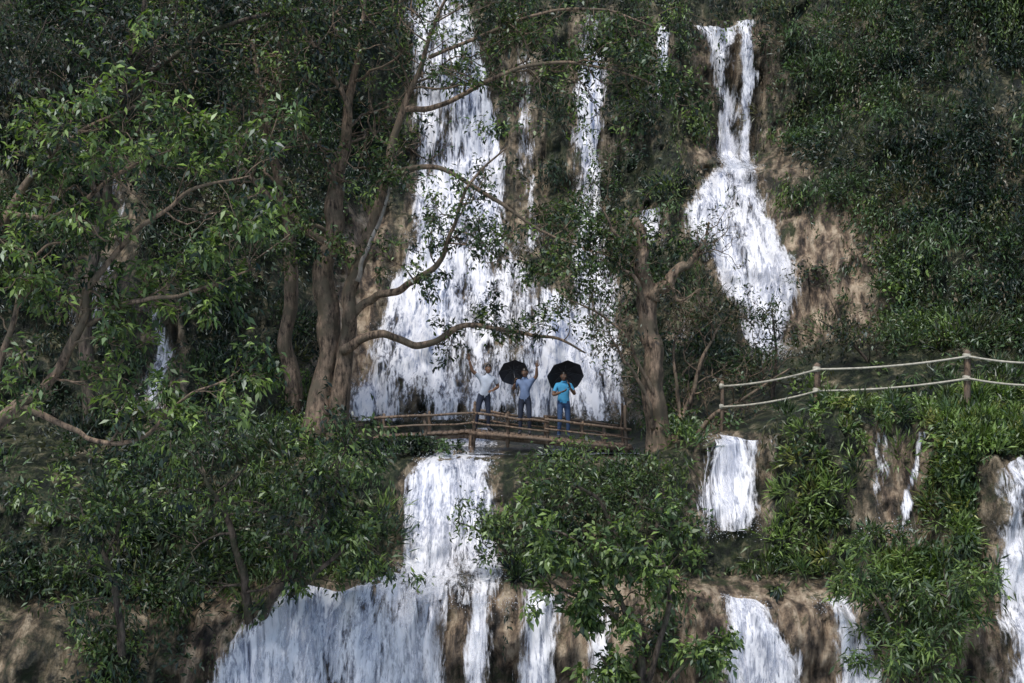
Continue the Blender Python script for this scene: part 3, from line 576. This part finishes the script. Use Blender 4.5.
def person(name,loc,J,shirt,pants,yaw,hands,headtilt=(0,0,0)):
    """J: dict of joints in local metres, facing -Y"""
    root=bpy.data.objects.new(name,None); bpy.context.scene.collection.objects.link(root); root.location=loc; root.rotation_euler=(0,0,yaw)
    names=['pelvis','spine','chest','neckb','neck','shL','elL','wrL','shR','elR','wrR','hipL','knL','anL','toeL','hipR','knR','anR','toeR']
    rad=dict(pelvis=(.15,.11),spine=(.135,.10),chest=(.155,.11),neckb=(.07,.065),neck=(.052,.055),shL=(.068,.065),elL=(.047,.047),wrL=(.032,.032),shR=(.068,.065),elR=(.047,.047),wrR=(.032,.032),
        hipL=(.095,.095),knL=(.062,.062),anL=(.042,.045),toeL=(.04,.032),hipR=(.095,.095),knR=(.062,.062),anR=(.042,.045),toeR=(.04,.032))
    E=[('pelvis','spine'),('spine','chest'),('chest','neckb'),('neckb','neck'),('chest','shL'),('shL','elL'),('elL','wrL'),('chest','shR'),('shR','elR'),('elR','wrR'),
       ('pelvis','hipL'),('hipL','knL'),('knL','anL'),('anL','toeL'),('pelvis','hipR'),('hipR','knR'),('knR','anR'),('anR','toeR')]
    me=bpy.data.meshes.new('body'); me.from_pydata([J[n] for n in names],[(names.index(a),names.index(b)) for a,b in E],[])
    ob=bpy.data.objects.new('body',me); bpy.context.scene.collection.objects.link(ob)
    sk=ob.modifiers.new('skin','SKIN'); sk.use_smooth_shade=True
    bpy.context.view_layer.update()
    if len(me.skin_vertices)==0:
        with bpy.context.temp_override(object=ob,active_object=ob): bpy.ops.mesh.customdata_skin_add()
    for i,n in enumerate(names):
        sv=me.skin_vertices[0].data[i]; sv.radius=rad[n]; sv.use_root=(n=='pelvis')
    ss=ob.modifiers.new('sub','SUBSURF'); ss.levels=2; ss.render_levels=2
    dg=bpy.context.evaluated_depsgraph_get(); em=bpy.data.meshes.new_from_object(ob.evaluated_get(dg)); bpy.data.objects.remove(ob)
    body=bpy.data.objects.new('body',em); bpy.context.scene.collection.objects.link(body); body.parent=root
    for m in (M_SKIN,shirt,pants,M_SHOE): em.materials.append(m)
    def dist(p,a,b):
        ab=b-a; t=max(0,min(1,(p-a).dot(ab)/ab.length_squared)); return (p-a-ab*t).length,t
    for pl in em.polygons:
        best=(9,None,0)
        for a,b in E:
            d_,t=dist(pl.center,Vector(J[a]),Vector(J[b]))
            d_/= .5*(rad[a][0]+rad[b][0])
            if d_<best[0]: best=(d_,(a,b),t)
        a,b=best[1]; t=best[2]
        if b in('neck',): mi=0 if t>.1 else 1
        elif a in('elL','elR'): mi=0
        elif a in('shL','shR'): mi=1 if t<.62 else 0
        elif a in ('hipL','hipR','knL','knR') or b in('hipL','hipR'): mi=2
        elif a in('anL','anR'): mi=3
        elif (a,b)==('pelvis','spine'): mi=2 if t<.12 and pl.center.z<J['pelvis'][2]-.02 else 1
        else: mi=1
        pl.material_index=mi; pl.use_smooth=True
    h=MB(); 
    def face(V):
        V=V.copy(); z=V[...,2]; V[...,0]*=np.where(z<0,1+.28*z,1); V[...,1]*=np.where((z<0)&(V[...,1]>0),1+.3*z,1); return V
    ellips(h,(0,0,0),(.076,.094,.118),0,20,16,face)
    tube(h,[(0,-.092,.02),(0,-.108,-.012),(0,-.112,-.026)],[.008,.012,.014],7,0)
    for sgn in (-1,1):
        ellips(h,(sgn*.030,-.083,.008),(.014,.009,.008),2,10,7); ellips(h,(sgn*.030,-.090,.008),(.006,.004,.006),1,8,6)
        tube(h,[(sgn*.016,-.093,.028),(sgn*.032,-.092,.033),(sgn*.046,-.082,.028)],[.003,.004,.003],5,1)
        ellips(h,(sgn*.077,.005,-.005),(.010,.02,.032),0,8,8)
    tube(h,[(-.024,-.080,-.058),(0,-.089,-.061),(.024,-.080,-.058)],[.004,.0075,.004],6,3)
    def cap(V):
        V=V.copy(); z=V[...,2]; fr=V[...,1]<-.2
        V[...,2]=np.where(fr,np.maximum(z,.42+.05*np.sin(V[...,0]*9)),np.maximum(z,-.45)); return V
    ellips(h,(0,.010,.012),(.084,.098,.122),1,22,16,cap)
    ho=h.build('head',[M_SKIN,M_HAIR,M_EYE,M_LIP],parent=root)
    nk=Vector(J['neck']); ho.location=nk+Vector((0,-.012,.095)); ho.rotation_euler=headtilt
    hb=MB()
    for side,(dv,pn,curl) in hands.items():
        hand(hb,J['wr'+side],dv,pn,curl,0,1 if side=='L' else -1)
    hb.build('hands',[M_SKIN],parent=root)
    return root
def base():
    return dict(pelvis=(0,0,.90),spine=(0,.0,1.08),chest=(0,.0,1.26),neckb=(0,0,1.38),neck=(0,-.005,1.45),
      shL=(.17,0,1.33),elL=(.25,.0,1.06),wrL=(.24,-.1,.83),shR=(-.17,0,1.33),elR=(-.25,0,1.06),wrR=(-.24,-.1,.83),
      hipL=(.09,0,.85),knL=(.11,-.03,.46),anL=(.12,.02,.08),toeL=(.14,-.14,.035),hipR=(-.09,0,.85),knR=(-.11,-.03,.46),anR=(-.12,.02,.08),toeR=(-.14,-.14,.035))
def umbrella(name,apex,axis,grip,R):
    mb=MB(); ax=unit(np.array(axis,float)); ref=np.array([0,0,1.]) if abs(ax[2])<.8 else np.array([0,1.,0]); u=unit(np.cross(ref,ax)); v=np.cross(ax,u)
    nseg=8; per=6; n=nseg*per; rr=np.linspace(.02,1,9)
    th=np.linspace(0,2*np.pi,n,endpoint=False); V=[]
    for r in rr:
        sc=1-.07*r*r*np.abs(np.sin(th*nseg/2))
        h=-.38*R*(r**2)-0.015*r*np.abs(np.sin(th*nseg/2))
        V.append(np.array(apex)+R*r*sc[:,None]*(u*np.cos(th)[:,None]+v*np.sin(th)[:,None])+ax*h[:,None])
    V=np.concatenate(V); i=np.arange(len(rr)-1)[:,None]*n; j=np.arange(n)[None,:]; k=(j+1)%n
    mb.add(V,np.stack([i+j,i+k,i+n+k,i+n+j],-1).reshape(-1,4),0)
    for s in range(nseg):
        t=2*np.pi*s/nseg; d=u*np.cos(t)+v*np.sin(t)
        tube(mb,[np.array(apex)+d*R*r-ax*(.38*R*r*r+.010) for r in np.linspace(.03,1.0,7)],[.003]*7,5,1)
        tube(mb,[np.array(apex)-ax*R*.45,np.array(apex)+d*R*.5-ax*(.095*R+.012)],[.0025]*2,5,1)
    g=np.array(grip); tube(mb,[np.array(apex)+ax*.06,g+ax*.08],[.007,.007],7,1); tube(mb,[g+ax*.09,g,g-ax*.06,g-ax*.09+u*.02,g-ax*.085+u*.045],[.013,.013,.012,.012,.011],8,2)
    ob=mb.build(name,[M_UMB,M_METAL,M_HAIR]); return ob
YM=37.95
x=-.70; z1=float(deckz(x)); J=base()
for k in ('spine','chest','neckb','neck','shL','shR'): 
    a=J[k]; J[k]=(a[0]+.10*(a[2]-.9)/.5,a[1],a[2])
J.update(elR=(-.30,-.04,1.50),wrR=(-.38,-.08,1.76),elL=(.38,.05,1.10),wrL=(.20,-.13,1.02),knR=(-.17,-.06,.47),anR=(-.22,.0,.08),toeR=(-.27,-.15,.035))
person('standing_person',(x,YM,z1),J,M_WHITE,M_JEAN,math.radians(12),{'R':((-.1,-.1,1),(0,-1,0),.15),'L':((-.6,-.6,-.1),(0,.3,-1),.5)},(0,math.radians(8),math.radians(10)))
x=.32; z2=float(deckz(x)); J=base()
J.update(elL=(.30,-.05,1.46),wrL=(.31,-.12,1.69),elR=(-.30,-.02,1.12),wrR=(-.22,-.16,1.28),knL=(.12,-.05,.46),pelvis=(-.02,0,.89))
person('standing_person',(x,YM+.05,z2),J,M_GREYB,M_JEAN,math.radians(-8),{'L':((.1,-.1,1),(0,-1,0),.2),'R':((.1,-.2,.9),(.8,-.3,0),1.1)},(math.radians(4),math.radians(-6),math.radians(-12)))
g=np.array([x-.24,YM-.14,z2+1.36]); ax=unit(np.array([-.10,.80,.52])); umbrella('umbrella',g+ax*.50,ax,g,.38)
x=1.28; z3=float(deckz(x)); J=base()
J.update(elL=(.27,-.08,1.10),wrL=(.13,-.22,1.26),elR=(-.27,-.06,1.08),wrR=(-.10,-.24,1.16),knR=(-.10,-.06,.46))
person('standing_person',(x,YM,z3),J,M_CYAN,M_JEAN2,math.radians(6),{'L':((-.15,-.15,.9),(-.8,-.3,0),1.1),'R':((.8,-.2,.3),(0,.4,1),.6)},(math.radians(2),math.radians(5),math.radians(8)))
g=np.array([x+.12,YM-.24,z3+1.33]); ax=unit(np.array([-.16,.80,.50])); umbrella('umbrella',g+ax*.60,ax,g,.47)
# ---------------------------------------------------------------- light, sky, camera
w_=bpy.data.worlds.new('World'); bpy.context.scene.world=w_; w_.use_nodes=True; nt=w_.node_tree
sky=nt.nodes.new('ShaderNodeTexSky'); sky.sky_type='NISHITA'; sky.sun_disc=False
EL,AZ=math.radians(62),math.radians(212)
sky.sun_elevation=EL; sky.sun_rotation=AZ
bg=nt.nodes['Background']; nt.links.new(sky.outputs[0],bg.inputs[0]); bg.inputs[1].default_value=.148
sd=bpy.data.lights.new('sun','SUN'); sd.energy=3.0; sd.angle=math.radians(10); sd.color=(1,.955,.89)
so=bpy.data.objects.new('sun',sd); bpy.context.scene.collection.objects.link(so)
dirv=Vector((math.sin(AZ)*math.cos(EL),math.cos(AZ)*math.cos(EL),math.sin(EL))); so.rotation_euler=dirv.to_track_quat('Z','Y').to_euler()
cd=bpy.data.cameras.new('camera'); co=bpy.data.objects.new('camera',cd); bpy.context.scene.collection.objects.link(co)
cd.sensor_width=36; cd.lens=36*FOC/1024; cd.clip_end=500; co.rotation_euler=(math.radians(90),0,0)
sc=bpy.context.scene; sc.camera=co; sc.view_settings.view_transform='Standard'; sc.view_settings.look='None'; sc.view_settings.exposure=0
print('verts',sum(len(o.data.vertices) for o in bpy.data.objects if o.type=='MESH'))
